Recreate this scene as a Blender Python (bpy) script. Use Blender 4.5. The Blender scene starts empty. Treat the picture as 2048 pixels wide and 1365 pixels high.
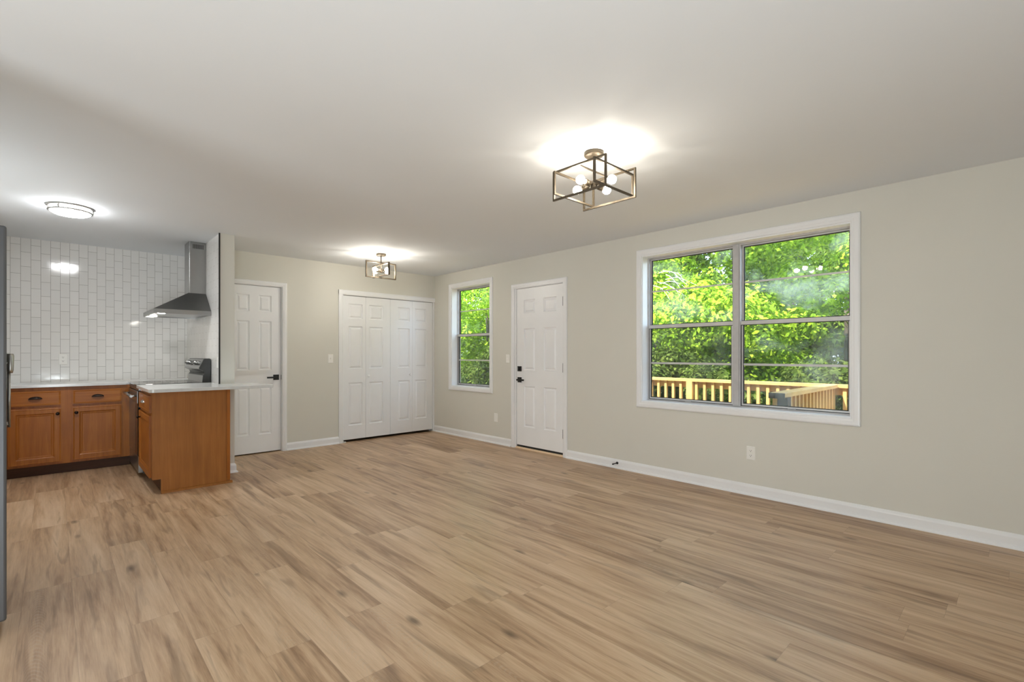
import bpy, bmesh, math, random
import numpy as np
from mathutils import Vector, Matrix

# ------------------------------------------------------------------ camera, world, light, exposure
sc = bpy.context.scene
COL = sc.collection
PI = math.pi
H = 2.44            # ceiling height
XW = 4.364          # inner face of the right wall
YB = 6.385          # inner face of the back wall
YK = 7.24           # tiled kitchen wall
CAM_Z = 1.2196

cd = bpy.data.cameras.new('camera')
cam = bpy.data.objects.new('camera', cd)
COL.objects.link(cam)
cam.location = (0, 0, CAM_Z)
cam.rotation_euler = (PI / 2, 0, -math.radians(43.45))
cd.sensor_width = 36
cd.lens = 968 / 2048 * 36
cd.shift_y = 25.5 / 2048
cd.clip_start = 0.02
sc.camera = cam

world = bpy.data.worlds.new('world')
sc.world = world
world.use_nodes = True
wn = world.node_tree.nodes
wn['Background'].inputs[0].default_value = (0.62, 0.78, 1.0, 1)
wn['Background'].inputs[1].default_value = 2.9

def add_light(name, kind, loc, energy, color=(1, 1, 1), size=None, size_y=None, aim=None, radius=None, angle=None):
    ld = bpy.data.lights.new(name, kind)
    ld.energy = energy
    ld.color = color
    if kind == 'AREA':
        ld.shape = 'RECTANGLE'
        ld.size, ld.size_y = size, size_y
    if radius is not None:
        ld.shadow_soft_size = radius
    if angle is not None:
        ld.angle = angle
    o = bpy.data.objects.new(name, ld)
    COL.objects.link(o)
    o.location = loc
    if aim is not None:
        o.rotation_euler = Vector(aim).to_track_quat('-Z', 'Y').to_euler()
    return o

add_light('sun', 'SUN', (0, 0, 20), 10.0, (1.0, 0.95, 0.85), aim=(0.58, -0.22, -0.78), angle=0.02)
# soft fill lights added out of view to brighten the dark far end
add_light('fill_rear', 'AREA', (-0.3, -0.7, 0.4), 32, (0.87, 0.955, 1.0), 1.2, 0.5, aim=(0.35, 0.75, 0.5))
add_light('fill_left', 'AREA', (-2.7, 1.85, 0.85), 24, (0.90, 0.965, 1.0), 0.5, 0.4, aim=(0.9, 0.35, 0.12))
add_light('fill_kitchen', 'AREA', (-0.6, 4.7, 1.35), 3.5, (0.90, 0.965, 1.0), 0.5, 1.2, aim=(0, 0, 1))

vs = sc.view_settings
vs.view_transform = 'Standard'
vs.look = 'None'
vs.gamma = 1
vs.use_curve_mapping = False
vs.exposure = 1.06
sc.cycles.use_denoising = True
sc.cycles.max_bounces = 10
sc.cycles.diffuse_bounces = 6
sc.cycles.transparent_max_bounces = 16
sc.cycles.caustics_reflective = False
sc.cycles.caustics_refractive = False
sc.cycles.sample_clamp_indirect = 6

# ------------------------------------------------------------------ materials
def new_mat(name):
    m = bpy.data.materials.new(name)
    m.use_nodes = True
    nt = m.node_tree
    b = nt.nodes['Principled BSDF']
    return m, nt, b

def node(nt, t, **kw):
    n = nt.nodes.new(t)
    for k, v in kw.items():
        if k == 'op':
            n.operation = v
        else:
            setattr(n, k, v)
    return n

def mth(nt, op, a, b=None, c=None):
    n = node(nt, 'ShaderNodeMath', op=op)
    for i, v in enumerate((a, b, c)):
        if v is None:
            continue
        if isinstance(v, (int, float)):
            n.inputs[i].default_value = v
        else:
            nt.links.new(v, n.inputs[i])
    return n.outputs[0]

def ramp(nt, fac, stops):
    r = node(nt, 'ShaderNodeValToRGB')
    nt.links.new(fac, r.inputs[0])
    e = r.color_ramp.elements
    while len(e) < len(stops):
        e.new(0.5)
    for el, (p, c) in zip(e, stops):
        el.position = p
        el.color = (*c, 1) if len(c) == 3 else c
    return r.outputs[0]

def mixc(nt, fac, a, b, mode='MIX'):
    n = node(nt, 'ShaderNodeMix', data_type='RGBA', blend_type=mode)
    for sock, v in ((n.inputs[0], fac), (n.inputs[6], a), (n.inputs[7], b)):
        if isinstance(v, (int, float)):
            sock.default_value = v
        elif isinstance(v, tuple):
            sock.default_value = (*v, 1)
        else:
            nt.links.new(v, sock)
    return n.outputs[2]

def noise(nt, vec, scale, detail=3, rough=0.5, dist=0.0):
    n = node(nt, 'ShaderNodeTexNoise')
    n.inputs['Scale'].default_value = scale
    n.inputs['Detail'].default_value = detail
    n.inputs['Roughness'].default_value = rough
    n.inputs['Distortion'].default_value = dist
    if vec is not None:
        nt.links.new(vec, n.inputs['Vector'])
    return n.outputs[0]

def objco(nt):
    return node(nt, 'ShaderNodeTexCoord').outputs['Object']

def mapped(nt, vec, scale=(1, 1, 1), loc=(0, 0, 0)):
    n = node(nt, 'ShaderNodeMapping')
    n.inputs['Scale'].default_value = scale
    n.inputs['Location'].default_value = loc
    nt.links.new(vec, n.inputs['Vector'])
    return n.outputs[0]

def bump(nt, b, height, strength=0.2, dist=0.01):
    n = node(nt, 'ShaderNodeBump')
    n.inputs['Strength'].default_value = strength
    n.inputs['Distance'].default_value = dist
    nt.links.new(height, n.inputs['Height'])
    nt.links.new(n.outputs[0], b.inputs['Normal'])

def simple(name, col, rough=0.5, metal=0.0, var=0.04, nscale=6.0, spec=0.5, bumpy=0.0, bscale=80):
    m, nt, b = new_mat(name)
    co = objco(nt)
    f = noise(nt, co, nscale, 3)
    lo = tuple(c * (1 - var) for c in col)
    hi = tuple(min(1, c * (1 + var)) for c in col)
    nt.links.new(ramp(nt, f, [(0.3, lo), (0.7, hi)]), b.inputs['Base Color'])
    b.inputs['Roughness'].default_value = rough
    b.inputs['Metallic'].default_value = metal
    b.inputs['Specular IOR Level'].default_value = spec
    if bumpy:
        bump(nt, b, noise(nt, co, bscale, 2), bumpy, 0.002)
    return m

M = {}
M['wall'] = simple('wall_paint', (0.685, 0.672, 0.61), 0.75, var=0.015, nscale=1.5, spec=0.25, bumpy=0.12, bscale=140)
M['ceiling'] = simple('ceiling_paint', (0.775, 0.80, 0.825), 0.85, var=0.012, nscale=0.7, spec=0.15, bumpy=0.15, bscale=30)
M['trim'] = simple('white_trim_paint', (0.84, 0.845, 0.855), 0.32, var=0.01, spec=0.5)
M['door'] = simple('white_door_paint', (0.85, 0.855, 0.865), 0.34, var=0.01, spec=0.5)
M['black'] = simple('matte_black_metal', (0.018, 0.018, 0.017), 0.42, 0.3, var=0.1)
M['rubber'] = simple('black_rubber', (0.015, 0.014, 0.013), 0.7, var=0.1)
M['alu'] = simple('aluminium_frame', (0.50, 0.49, 0.49), 0.45, 0.25, var=0.06, nscale=14)
M['alu_light'] = simple('muntin_metal', (0.60, 0.59, 0.58), 0.45, 0.15, var=0.05, nscale=14)
M['steel'] = simple('stainless_steel', (0.36, 0.36, 0.355), 0.28, 1.0, var=0.06, nscale=3)
M['steel_dark'] = simple('brushed_steel_canopy', (0.21, 0.21, 0.205), 0.34, 1.0, var=0.05, nscale=3)
M['fridge'] = simple('fridge_steel', (0.115, 0.117, 0.125), 0.45, 0.45, var=0.05, nscale=2)
M['nickel'] = simple('brushed_nickel', (0.42, 0.41, 0.39), 0.32, 1.0, var=0.05)
M['hinge'] = simple('dark_grey_hinge', (0.05, 0.05, 0.05), 0.5, 0.2, var=0.1)
M['bronze'] = simple('lamp_frame_metal', (0.10, 0.078, 0.052), 0.42, 0.5, var=0.08, nscale=25)
M['oil_bronze'] = simple('dark_bronze', (0.035, 0.025, 0.02), 0.3, 0.8, var=0.2)
M['plastic'] = simple('white_plastic', (0.86, 0.85, 0.81), 0.35, var=0.01)
M['slot'] = simple('dark_slot', (0.12, 0.11, 0.10), 0.6, var=0.05)
M['black_glass'] = simple('black_oven_glass', (0.006, 0.006, 0.006), 0.06, 0.0, var=0.05)
M['dark_side'] = simple('dark_enamel', (0.03, 0.03, 0.028), 0.4, var=0.05)
M['quartz'] = simple('white_quartz', (0.70, 0.71, 0.70), 0.16, var=0.03, nscale=30, spec=0.5)
M['threshold'] = simple('pine_threshold', (0.78, 0.58, 0.38), 0.5, var=0.06)
M['deck_wood'] = simple('fresh_pine', (0.72, 0.45, 0.16), 0.65, var=0.14, nscale=5)
M['deck_floor'] = simple('deck_boards', (0.42, 0.30, 0.16), 0.75, var=0.15, nscale=3)
M['bark'] = simple('bark', (0.13, 0.10, 0.075), 0.9, var=0.3, nscale=8)
M['ground'] = simple('yard_ground', (0.10, 0.12, 0.04), 0.95, var=0.35, nscale=2)
M['roof'] = simple('roof_board', (0.25, 0.24, 0.23), 0.9)
M['dark_wood'] = simple('dark_brown_end_wood', (0.07, 0.045, 0.032), 0.8, var=0.2, nscale=20)  # darker brown wood for the short railing's end cap and first post
M['siding'] = simple('exterior_siding', (0.6, 0.58, 0.53), 0.8)

def emissive(name, col, strength):
    m, nt, b = new_mat(name)
    b.inputs['Base Color'].default_value = (0.9, 0.9, 0.88, 1)
    b.inputs['Emission Color'].default_value = (*col, 1)
    b.inputs['Emission Strength'].default_value = strength
    return m
M['bulb'] = emissive('warm_bulb', (1.0, 0.91, 0.77), 54)
M['bulb_far'] = emissive('warm_bulb_hall', (1.0, 0.93, 0.82), 84)
M['diffuser'] = emissive('led_diffuser', (0.98, 0.99, 1.0), 46)
M['hood_lamp'] = emissive('hood_lamp_glow', (1.0, 0.95, 0.86), 45)

def wood(name, c0, c1, c2, axis, rough=0.35):
    m, nt, b = new_mat(name)
    co = objco(nt)
    s = [26, 26, 26]
    s[axis] = 1.6
    g1 = noise(nt, mapped(nt, co, tuple(s)), 1.0, 5, 0.6, 0.4)
    s2 = [140, 140, 140]
    s2[axis] = 5
    g2 = noise(nt, mapped(nt, co, tuple(s2)), 1.0, 2)
    g3 = noise(nt, co, 3.5, 2)
    f = mth(nt, 'ADD', mth(nt, 'MULTIPLY', g1, 0.55), mth(nt, 'ADD', mth(nt, 'MULTIPLY', g2, 0.2), mth(nt, 'MULTIPLY', g3, 0.25)))
    nt.links.new(ramp(nt, f, [(0.33, c0), (0.5, c1), (0.66, c2)]), b.inputs['Base Color'])
    b.inputs['Roughness'].default_value = rough
    b.inputs['Coat Weight'].default_value = 0.03
    b.inputs['Specular IOR Level'].default_value = 0.3
    b.inputs['Coat Roughness'].default_value = 0.25
    bump(nt, b, g2, 0.05, 0.001)
    return m
M['cab'] = wood('maple_cabinet_vertical', (0.28, 0.086, 0.012), (0.37, 0.122, 0.018), (0.46, 0.170, 0.028), 2)
M['cab_h'] = wood('maple_cabinet_rail', (0.28, 0.086, 0.012), (0.37, 0.122, 0.018), (0.46, 0.170, 0.028), 0)
M['cab_panel'] = wood('maple_end_panel', (0.27, 0.098, 0.019), (0.34, 0.128, 0.025), (0.41, 0.16, 0.034), 2, 0.45)
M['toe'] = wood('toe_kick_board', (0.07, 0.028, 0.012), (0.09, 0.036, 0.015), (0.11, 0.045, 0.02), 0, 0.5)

def tile_mat(name, haxis, h0):
    m, nt, b = new_mat(name)
    co = objco(nt)
    sp = node(nt, 'ShaderNodeSeparateXYZ')
    nt.links.new(co, sp.inputs[0])
    cb = node(nt, 'ShaderNodeCombineXYZ')
    nt.links.new(mth(nt, 'ADD', sp.outputs[2], -1.379 + 0.1524 * 20), cb.inputs[0])
    nt.links.new(mth(nt, 'ADD', sp.outputs[haxis], -h0 + 0.0762 * 40), cb.inputs[1])
    br = node(nt, 'ShaderNodeTexBrick')
    br.offset = 0.5
    br.offset_frequency = 2
    nt.links.new(cb.outputs[0], br.inputs['Vector'])
    br.inputs['Scale'].default_value = 1
    br.inputs['Mortar Size'].default_value = 0.0016
    br.inputs['Mortar Smooth'].default_value = 0.25
    br.inputs['Brick Width'].default_value = 0.1524
    br.inputs['Row Height'].default_value = 0.0762
    br.inputs['Color1'].default_value = (0.77, 0.76, 0.735, 1)
    br.inputs['Color2'].default_value = (0.81, 0.80, 0.775, 1)
    br.inputs['Mortar'].default_value = (0.30, 0.285, 0.26, 1)
    nt.links.new(br.outputs['Color'], b.inputs['Base Color'])
    nt.links.new(ramp(nt, br.outputs['Fac'], [(0, (0.09,) * 3), (1, (0.7,) * 3)]), b.inputs['Roughness'])
    wob = noise(nt, co, 9, 1)
    hgt = mth(nt, 'ADD', mth(nt, 'MULTIPLY', br.outputs['Fac'], -1.0), mth(nt, 'MULTIPLY', wob, 0.9))
    bump(nt, b, hgt, 0.35, 0.0025)
    return m
M['tile_x'] = tile_mat('subway_tile_back', 0, 1.197)
M['tile_y'] = tile_mat('subway_tile_side', 1, YK)

def floor_mat():
    m, nt, b = new_mat('vinyl_plank_floor')
    PW, PL = 0.182, 1.22
    co = objco(nt)
    sp = node(nt, 'ShaderNodeSeparateXYZ')
    nt.links.new(co, sp.inputs[0])
    X, Y = sp.outputs[0], sp.outputs[1]
    u = mth(nt, 'DIVIDE', mth(nt, 'ADD', X, 9.03), PW)
    row = mth(nt, 'FLOOR', u)
    fu = mth(nt, 'FRACT', u)
    wr = node(nt, 'ShaderNodeTexWhiteNoise', noise_dimensions='1D')
    nt.links.new(row, wr.inputs['W'])
    v = mth(nt, 'ADD', mth(nt, 'DIVIDE', mth(nt, 'ADD', Y, 20), PL), mth(nt, 'MULTIPLY', wr.outputs['Value'], 7.0))
    pl = mth(nt, 'FLOOR', v)
    fv = mth(nt, 'FRACT', v)
    idv = node(nt, 'ShaderNodeCombineXYZ')
    nt.links.new(row, idv.inputs[0])
    nt.links.new(pl, idv.inputs[1])
    wn_ = node(nt, 'ShaderNodeTexWhiteNoise', noise_dimensions='2D')
    nt.links.new(idv.outputs[0], wn_.inputs['Vector'])
    rnd = wn_.outputs['Value']
    rsep = node(nt, 'ShaderNodeSeparateColor')
    nt.links.new(wn_.outputs['Color'], rsep.inputs[0])
    r2, r3 = rsep.outputs[1], rsep.outputs[2]
    # per-plank shifted grain space
    gv = node(nt, 'ShaderNodeCombineXYZ')
    nt.links.new(X, gv.inputs[0])
    nt.links.new(mth(nt, 'ADD', Y, mth(nt, 'MULTIPLY', rnd, 30)), gv.inputs[1])
    nt.links.new(mth(nt, 'MULTIPLY', r2, 40), gv.inputs[2])
    g = gv.outputs[0]
    broad = noise(nt, mapped(nt, g, (13, 0.9, 1)), 1.0, 4, 0.55, 0.6)
    mid = noise(nt, mapped(nt, g, (38, 2.2, 1)), 1.0, 4, 0.6, 0.3)
    fine = noise(nt, mapped(nt, g, (190, 9, 1)), 1.0, 3, 0.6)
    f = mth(nt, 'ADD', mth(nt, 'MULTIPLY', broad, 0.5), mth(nt, 'ADD', mth(nt, 'MULTIPLY', mid, 0.3), mth(nt, 'MULTIPLY', fine, 0.2)))
    f = mth(nt, 'ADD', f, mth(nt, 'MULTIPLY', mth(nt, 'SUBTRACT', rnd, 0.5), 0.10))
    col = ramp(nt, f, [(0.37, (0.28, 0.162, 0.084)), (0.45, (0.42, 0.268, 0.154)), (0.53, (0.53, 0.358, 0.216)), (0.63, (0.63, 0.452, 0.295))])
    # cathedral rings on some planks
    fx = mth(nt, 'SUBTRACT', fu, mth(nt, 'ADD', mth(nt, 'MULTIPLY', r3, 0.5), 0.25))
    par = mth(nt, 'ADD', mth(nt, 'MULTIPLY', fv, 12.0), mth(nt, 'MULTIPLY', mth(nt, 'MULTIPLY', fx, fx), 26.0))
    par = mth(nt, 'ADD', par, mth(nt, 'MULTIPLY', broad, 2.4))
    rings = mth(nt, 'SINE', mth(nt, 'MULTIPLY', par, 19.0))
    rmask = mth(nt, 'MULTIPLY', mth(nt, 'GREATER_THAN', r2, 0.62), mth(nt, 'MAXIMUM', mth(nt, 'SUBTRACT', 1.0, mth(nt, 'MULTIPLY', mth(nt, 'ABSOLUTE', fx), 3.6)), 0.0))
    rf = mth(nt, 'MULTIPLY', mth(nt, 'MAXIMUM', rings, 0.0), mth(nt, 'MULTIPLY', rmask, 0.30))
    col = mixc(nt, rf, col, (0.50, 0.40, 0.29))
    # dark heart streaks and knots
    st = noise(nt, mapped(nt, g, (17, 1.5, 1), (3, 7, 0)), 1.0, 3, 0.5, 0.8)
    stm = ramp(nt, st, [(0.57, (0, 0, 0)), (0.69, (1, 1, 1))])
    col = mixc(nt, mth(nt, 'MULTIPLY', stm, 0.42), col, (0.12, 0.064, 0.030))
    vo = node(nt, 'ShaderNodeTexVoronoi')
    vo.inputs['Scale'].default_value = 1.0
    nt.links.new(mapped(nt, g, (5.5, 2.1, 1)), vo.inputs['Vector'])
    kd = mth(nt, 'ADD', vo.outputs['Distance'], mth(nt, 'MULTIPLY', mid, 0.06))
    km = ramp(nt, kd, [(0.065, (1, 1, 1)), (0.17, (0, 0, 0))])
    vs_ = node(nt, 'ShaderNodeSeparateColor')
    nt.links.new(vo.outputs['Color'], vs_.inputs[0])
    km = mth(nt, 'MULTIPLY', km, mth(nt, 'GREATER_THAN', vs_.outputs[0], 0.45))
    col = mixc(nt, mth(nt, 'MULTIPLY', km, 0.75), col, (0.055, 0.029, 0.013))
    # seams
    eu = mth(nt, 'MULTIPLY', mth(nt, 'MINIMUM', fu, mth(nt, 'SUBTRACT', 1.0, fu)), PW)
    ev = mth(nt, 'MULTIPLY', mth(nt, 'MINIMUM', fv, mth(nt, 'SUBTRACT', 1.0, fv)), PL)
    e = mth(nt, 'MINIMUM', eu, ev)
    seam = mth(nt, 'LESS_THAN', e, 0.0011)
    col = mixc(nt, mth(nt, 'MULTIPLY', seam, 0.26), col, (0.10, 0.065, 0.038))
    nt.links.new(col, b.inputs['Base Color'])
    nt.links.new(ramp(nt, fine, [(0.3, (0.34,) * 3), (0.7, (0.48,) * 3)]), b.inputs['Roughness'])
    b.inputs['Specular IOR Level'].default_value = 0.55
    h = mth(nt, 'SUBTRACT', mth(nt, 'MULTIPLY', fine, 0.25), seam)
    bump(nt, b, h, 0.12, 0.0015)
    return m
M['floor'] = floor_mat()

def glass_mat(name, haze_amt, seed, tint):
    m = bpy.data.materials.new(name)
    m.use_nodes = True
    nt = m.node_tree
    nt.nodes.remove(nt.nodes['Principled BSDF'])
    out = nt.nodes['Material Output']
    co = objco(nt)
    tr = node(nt, 'ShaderNodeBsdfTransparent')
    tr.inputs[0].default_value = (*tint, 1)
    gl = node(nt, 'ShaderNodeBsdfGlossy')
    gl.inputs['Roughness'].default_value = 0.01
    lw = node(nt, 'ShaderNodeLayerWeight')
    lw.inputs['Blend'].default_value = 0.5
    fr_fac = mth(nt, 'ADD', mth(nt, 'MULTIPLY', mth(nt, 'POWER', lw.outputs['Facing'], 5.0), 0.7), 0.025)
    mx = node(nt, 'ShaderNodeMixShader')
    nt.links.new(fr_fac, mx.inputs[0])
    nt.links.new(tr.outputs[0], mx.inputs[1])
    nt.links.new(gl.outputs[0], mx.inputs[2])
    df = node(nt, 'ShaderNodeBsdfTranslucent')
    df.inputs[0].default_value = (0.80, 0.86, 0.84, 1)
    big = noise(nt, mapped(nt, co, (1, 1.5, 2.3), (seed, seed * 2, seed)), 1.6, 4, 0.55)
    small = noise(nt, mapped(nt, co, (1, 30, 12), (seed, 0, 0)), 1.0, 5, 0.7)
    a = ramp(nt, big, [(0.50, (0, 0, 0)), (0.72, (1, 1, 1))])
    fac = mth(nt, 'MULTIPLY', mth(nt, 'ADD', mth(nt, 'MULTIPLY', a, 0.85), mth(nt, 'MULTIPLY', small, 0.10)), haze_amt)
    mx2 = node(nt, 'ShaderNodeMixShader')
    nt.links.new(fac, mx2.inputs[0])
    nt.links.new(mx.outputs[0], mx2.inputs[1])
    nt.links.new(df.outputs[0], mx2.inputs[2])
    nt.links.new(mx2.outputs[0], out.inputs['Surface'])
    return m
M['glass'] = glass_mat('window_glass_fogged', 0.17, 3.1, (0.97, 0.98, 0.97))
M['glass2'] = glass_mat('window_glass_fogged_more', 0.26, 8.7, (0.97, 0.98, 0.97))
M['glass_clear'] = glass_mat('window_glass_clear', 0.07, 5.2, (0.97, 0.98, 0.97))

def screen_mat():
    m = bpy.data.materials.new('insect_screen')
    m.use_nodes = True
    nt = m.node_tree
    nt.nodes.remove(nt.nodes['Principled BSDF'])
    out = nt.nodes['Material Output']
    tr = node(nt, 'ShaderNodeBsdfTransparent')
    df = node(nt, 'ShaderNodeBsdfDiffuse')
    df.inputs[0].default_value = (0.06, 0.06, 0.055, 1)
    mx = node(nt, 'ShaderNodeMixShader')
    f = noise(nt, objco(nt), 4, 2)
    nt.links.new(ramp(nt, f, [(0.3, (0.26,) * 3), (0.7, (0.36,) * 3)]), mx.inputs[0])
    nt.links.new(tr.outputs[0], mx.inputs[1])
    nt.links.new(df.outputs[0], mx.inputs[2])
    nt.links.new(mx.outputs[0], out.inputs['Surface'])
    return m
M['screen'] = screen_mat()

def leaf_mat(name, c0, c1, c2):
    m = bpy.data.materials.new(name)
    m.use_nodes = True
    nt = m.node_tree
    nt.nodes.remove(nt.nodes['Principled BSDF'])
    out = nt.nodes['Material Output']
    gi = node(nt, 'ShaderNodeNewGeometry')
    big = noise(nt, objco(nt), 1.3, 2)
    f = mth(nt, 'ADD', mth(nt, 'MULTIPLY', gi.outputs['Random Per Island'], 0.5), mth(nt, 'MULTIPLY', big, 0.5))
    col = ramp(nt, f, [(0.2, c0), (0.5, c1), (0.8, c2)])
    df = node(nt, 'ShaderNodeBsdfDiffuse')
    tl = node(nt, 'ShaderNodeBsdfTranslucent')
    nt.links.new(col, df.inputs[0])
    nt.links.new(col, tl.inputs[0])
    mx = node(nt, 'ShaderNodeMixShader')
    mx.inputs[0].default_value = 0.3
    nt.links.new(df.outputs[0], mx.inputs[1])
    nt.links.new(tl.outputs[0], mx.inputs[2])
    nt.links.new(mx.outputs[0], out.inputs['Surface'])
    return m
M['leaf_bright'] = leaf_mat('bright_leaves', (0.11, 0.21, 0.018), (0.27, 0.44, 0.03), (0.50, 0.66, 0.06))
M['leaf_mid'] = leaf_mat('mid_green_leaves', (0.07, 0.14, 0.02), (0.16, 0.27, 0.035), (0.33, 0.45, 0.08))
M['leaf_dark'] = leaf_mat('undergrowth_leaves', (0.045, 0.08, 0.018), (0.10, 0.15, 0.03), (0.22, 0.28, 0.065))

# ------------------------------------------------------------------ mesh helpers
class MB:
    """collects geometry for ONE mesh object"""
    def __init__(self):
        self.bm = bmesh.new()
        self.mi = 0

    def quad(self, pts):
        vs_ = [self.bm.verts.new(p) for p in pts]
        f = self.bm.faces.new(vs_)
        f.material_index = self.mi
        return f

    def box(self, x0, x1, y0, y1, z0, z1):
        c = [(x0, y0, z0), (x1, y0, z0), (x1, y1, z0), (x0, y1, z0), (x0, y0, z1), (x1, y0, z1), (x1, y1, z1), (x0, y1, z1)]
        v = [self.bm.verts.new(p) for p in c]
        for idx in ((0, 3, 2, 1), (4, 5, 6, 7), (0, 1, 5, 4), (1, 2, 6, 5), (2, 3, 7, 6), (3, 0, 4, 7)):
            f = self.bm.faces.new([v[i] for i in idx])
            f.material_index = self.mi
        return self

    def prism(self, poly, a0, a1, put):
        """poly: 2D outline; put(p, a) -> 3D point; extruded from a0 to a1"""
        A = [self.bm.verts.new(put(p, a0)) for p in poly]
        B = [self.bm.verts.new(put(p, a1)) for p in poly]
        n = len(poly)
        for f in (list(reversed(A)), B):
            self.bm.faces.new(f).material_index = self.mi
        for i in range(n):
            self.bm.faces.new([A[i], A[(i + 1) % n], B[(i + 1) % n], B[i]]).material_index = self.mi
        return self

    def lathe(self, prof, c, axis=(0, 0, 1), seg=32, cap=True):
        """prof: (radius, height along axis) pairs"""
        q = Vector((0, 0, 1)).rotation_difference(Vector(axis).normalized()).to_matrix()
        rings = []
        for r, h in prof:
            if r < 1e-6:
                rings.append([self.bm.verts.new(Vector(c) + q @ Vector((0, 0, h)))])
            else:
                rings.append([self.bm.verts.new(Vector(c) + q @ Vector((r * math.cos(2 * PI * i / seg), r * math.sin(2 * PI * i / seg), h))) for i in range(seg)])
        for a, b in zip(rings, rings[1:]):
            for i in range(seg):
                j = (i + 1) % seg
                if len(a) == 1 and len(b) == 1:
                    continue
                if len(a) == 1:
                    f = self.bm.faces.new([a[0], b[i], b[j]])
                elif len(b) == 1:
                    f = self.bm.faces.new([a[i], a[j], b[0]])
                else:
                    f = self.bm.faces.new([a[i], a[j], b[j], b[i]])
                f.smooth = True
                f.material_index = self.mi
        if cap:
            for r in (rings[0], rings[-1]):
                if len(r) > 1:
                    self.bm.faces.new(r).material_index = self.mi
        return self

    def cyl(self, p0, p1, r, seg=16, r1=None):
        d = Vector(p1) - Vector(p0)
        return self.lathe([(r, 0), (r if r1 is None else r1, d.length)], p0, d, seg)

    def ball(self, c, r, seg=20, rings=12, sq=(1, 1, 1)):
        pr = [(r * math.sin(PI * i / rings), -r * math.cos(PI * i / rings)) for i in range(rings + 1)]
        n0 = len(self.bm.verts)
        self.lathe(pr, (0, 0, 0), seg=seg, cap=False)
        self.bm.verts.ensure_lookup_table()
        for v in self.bm.verts[n0:]:
            v.co = Vector((v.co.x * sq[0] + c[0], v.co.y * sq[1] + c[1], v.co.z * sq[2] + c[2]))
        return self

    def panelled(self, put, W, Ht, T, panels, rings):
        """slab W x Ht, thickness T; put(u, v, d): d = depth behind the face. panels: (u0,u1,v0,v1)"""
        us = sorted(set([0, W] + [p[i] for p in panels for i in (0, 1)]))
        vs_ = sorted(set([0, Ht] + [p[i] for p in panels for i in (2, 3)]))
        for a, b in zip(us, us[1:]):
            for c, d in zip(vs_, vs_[1:]):
                mu, mv = (a + b) / 2, (c + d) / 2
                if any(p[0] < mu < p[1] and p[2] < mv < p[3] for p in panels):
                    continue
                self.quad([put(a, c, 0), put(b, c, 0), put(b, d, 0), put(a, d, 0)])
        for p in panels:
            prev = None
            for ins, dep in [(0, 0)] + list(rings):
                cur = [(p[0] + ins, p[2] + ins), (p[1] - ins, p[2] + ins), (p[1] - ins, p[3] - ins), (p[0] + ins, p[3] - ins)]
                if prev:
                    for i in range(4):
                        j = (i + 1) % 4
                        self.quad([put(*prev[0][i], prev[1]), put(*prev[0][j], prev[1]), put(*cur[j], dep), put(*cur[i], dep)])
                prev = (cur, dep)
            self.quad([put(*q, prev[1]) for q in prev[0]])
        self.quad([put(0, 0, T), put(0, Ht, T), put(W, Ht, T), put(W, 0, T)])
        self.quad([put(0, 0, 0), put(0, 0, T), put(W, 0, T), put(W, 0, 0)])
        self.quad([put(0, Ht, 0), put(W, Ht, 0), put(W, Ht, T), put(0, Ht, T)])
        self.quad([put(0, 0, 0), put(0, Ht, 0), put(0, Ht, T), put(0, 0, T)])
        self.quad([put(W, 0, 0), put(W, 0, T), put(W, Ht, T), put(W, Ht, 0)])
        return self

    def frame(self, put, u0, u1, v0, v1, prof, open_bottom=False):
        """mitred moulding round a rectangle; prof: (offset outward, height off the wall), closed outline"""
        n = len(prof)
        loops = []
        for o, h in prof:
            if open_bottom:
                pts = [(u0 - o, v0), (u0 - o, v1 + o), (u1 + o, v1 + o), (u1 + o, v0)]
            else:
                pts = [(u0 - o, v0 - o), (u0 - o, v1 + o), (u1 + o, v1 + o), (u1 + o, v0 - o)]
            loops.append([self.bm.verts.new(put(a, b, h)) for a, b in pts])
        segs = 3 if open_bottom else 4
        for k in range(n):
            A, B = loops[k], loops[(k + 1) % n]
            for i in range(segs):
                j = (i + 1) % 4
                self.bm.faces.new([A[i], A[j], B[j], B[i]])
        if open_bottom:
            for e in (0, 3):
                self.bm.faces.new([L[e] for L in loops])
        return self

    def bar_frame(self, put, u0, u1, v0, v1, w, h0, h1):
        return self.frame(put, u0 + w, u1 - w, v0 + w, v1 - w, [(0, h0), (w, h0), (w, h1), (0, h1)])

    def build(self, name, mats, parent=None, bevel=0.0, smooth=False, merge=True, loc=None, segs=2):
        bm = self.bm
        if merge:
            bmesh.ops.remove_doubles(bm, verts=bm.verts, dist=1e-5)
        bmesh.ops.recalc_face_normals(bm, faces=bm.faces)
        me = bpy.data.meshes.new(name)
        if loc is not None:
            bmesh.ops.translate(bm, verts=bm.verts, vec=-Vector(loc))
        bm.to_mesh(me)
        bm.free()
        for mt in (mats if isinstance(mats, (list, tuple)) else [mats]):
            me.materials.append(mt)
        o = bpy.data.objects.new(name, me)
        COL.objects.link(o)
        if loc is not None:
            o.location = loc
        if parent is not None:
            o.parent = parent
            pw = Vector((0, 0, 0))
            q = parent
            while q is not None:
                pw += q.location
                q = q.parent
            if loc is None:
                o.location = -pw
            else:
                o.location = Vector(loc) - pw
        if bevel:
            bv = o.modifiers.new('bevel', 'BEVEL')
            bv.width = bevel
            bv.segments = segs
            bv.limit_method = 'ANGLE'
            bv.angle_limit = math.radians(40)
        if smooth:
            for p in me.polygons:
                p.use_smooth = True
        return o

def tag(o, label, cat, group=None, kind=None):
    o['label'] = label
    o['category'] = cat
    if group:
        o['group'] = group
    if kind:
        o['kind'] = kind
    return o

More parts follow.
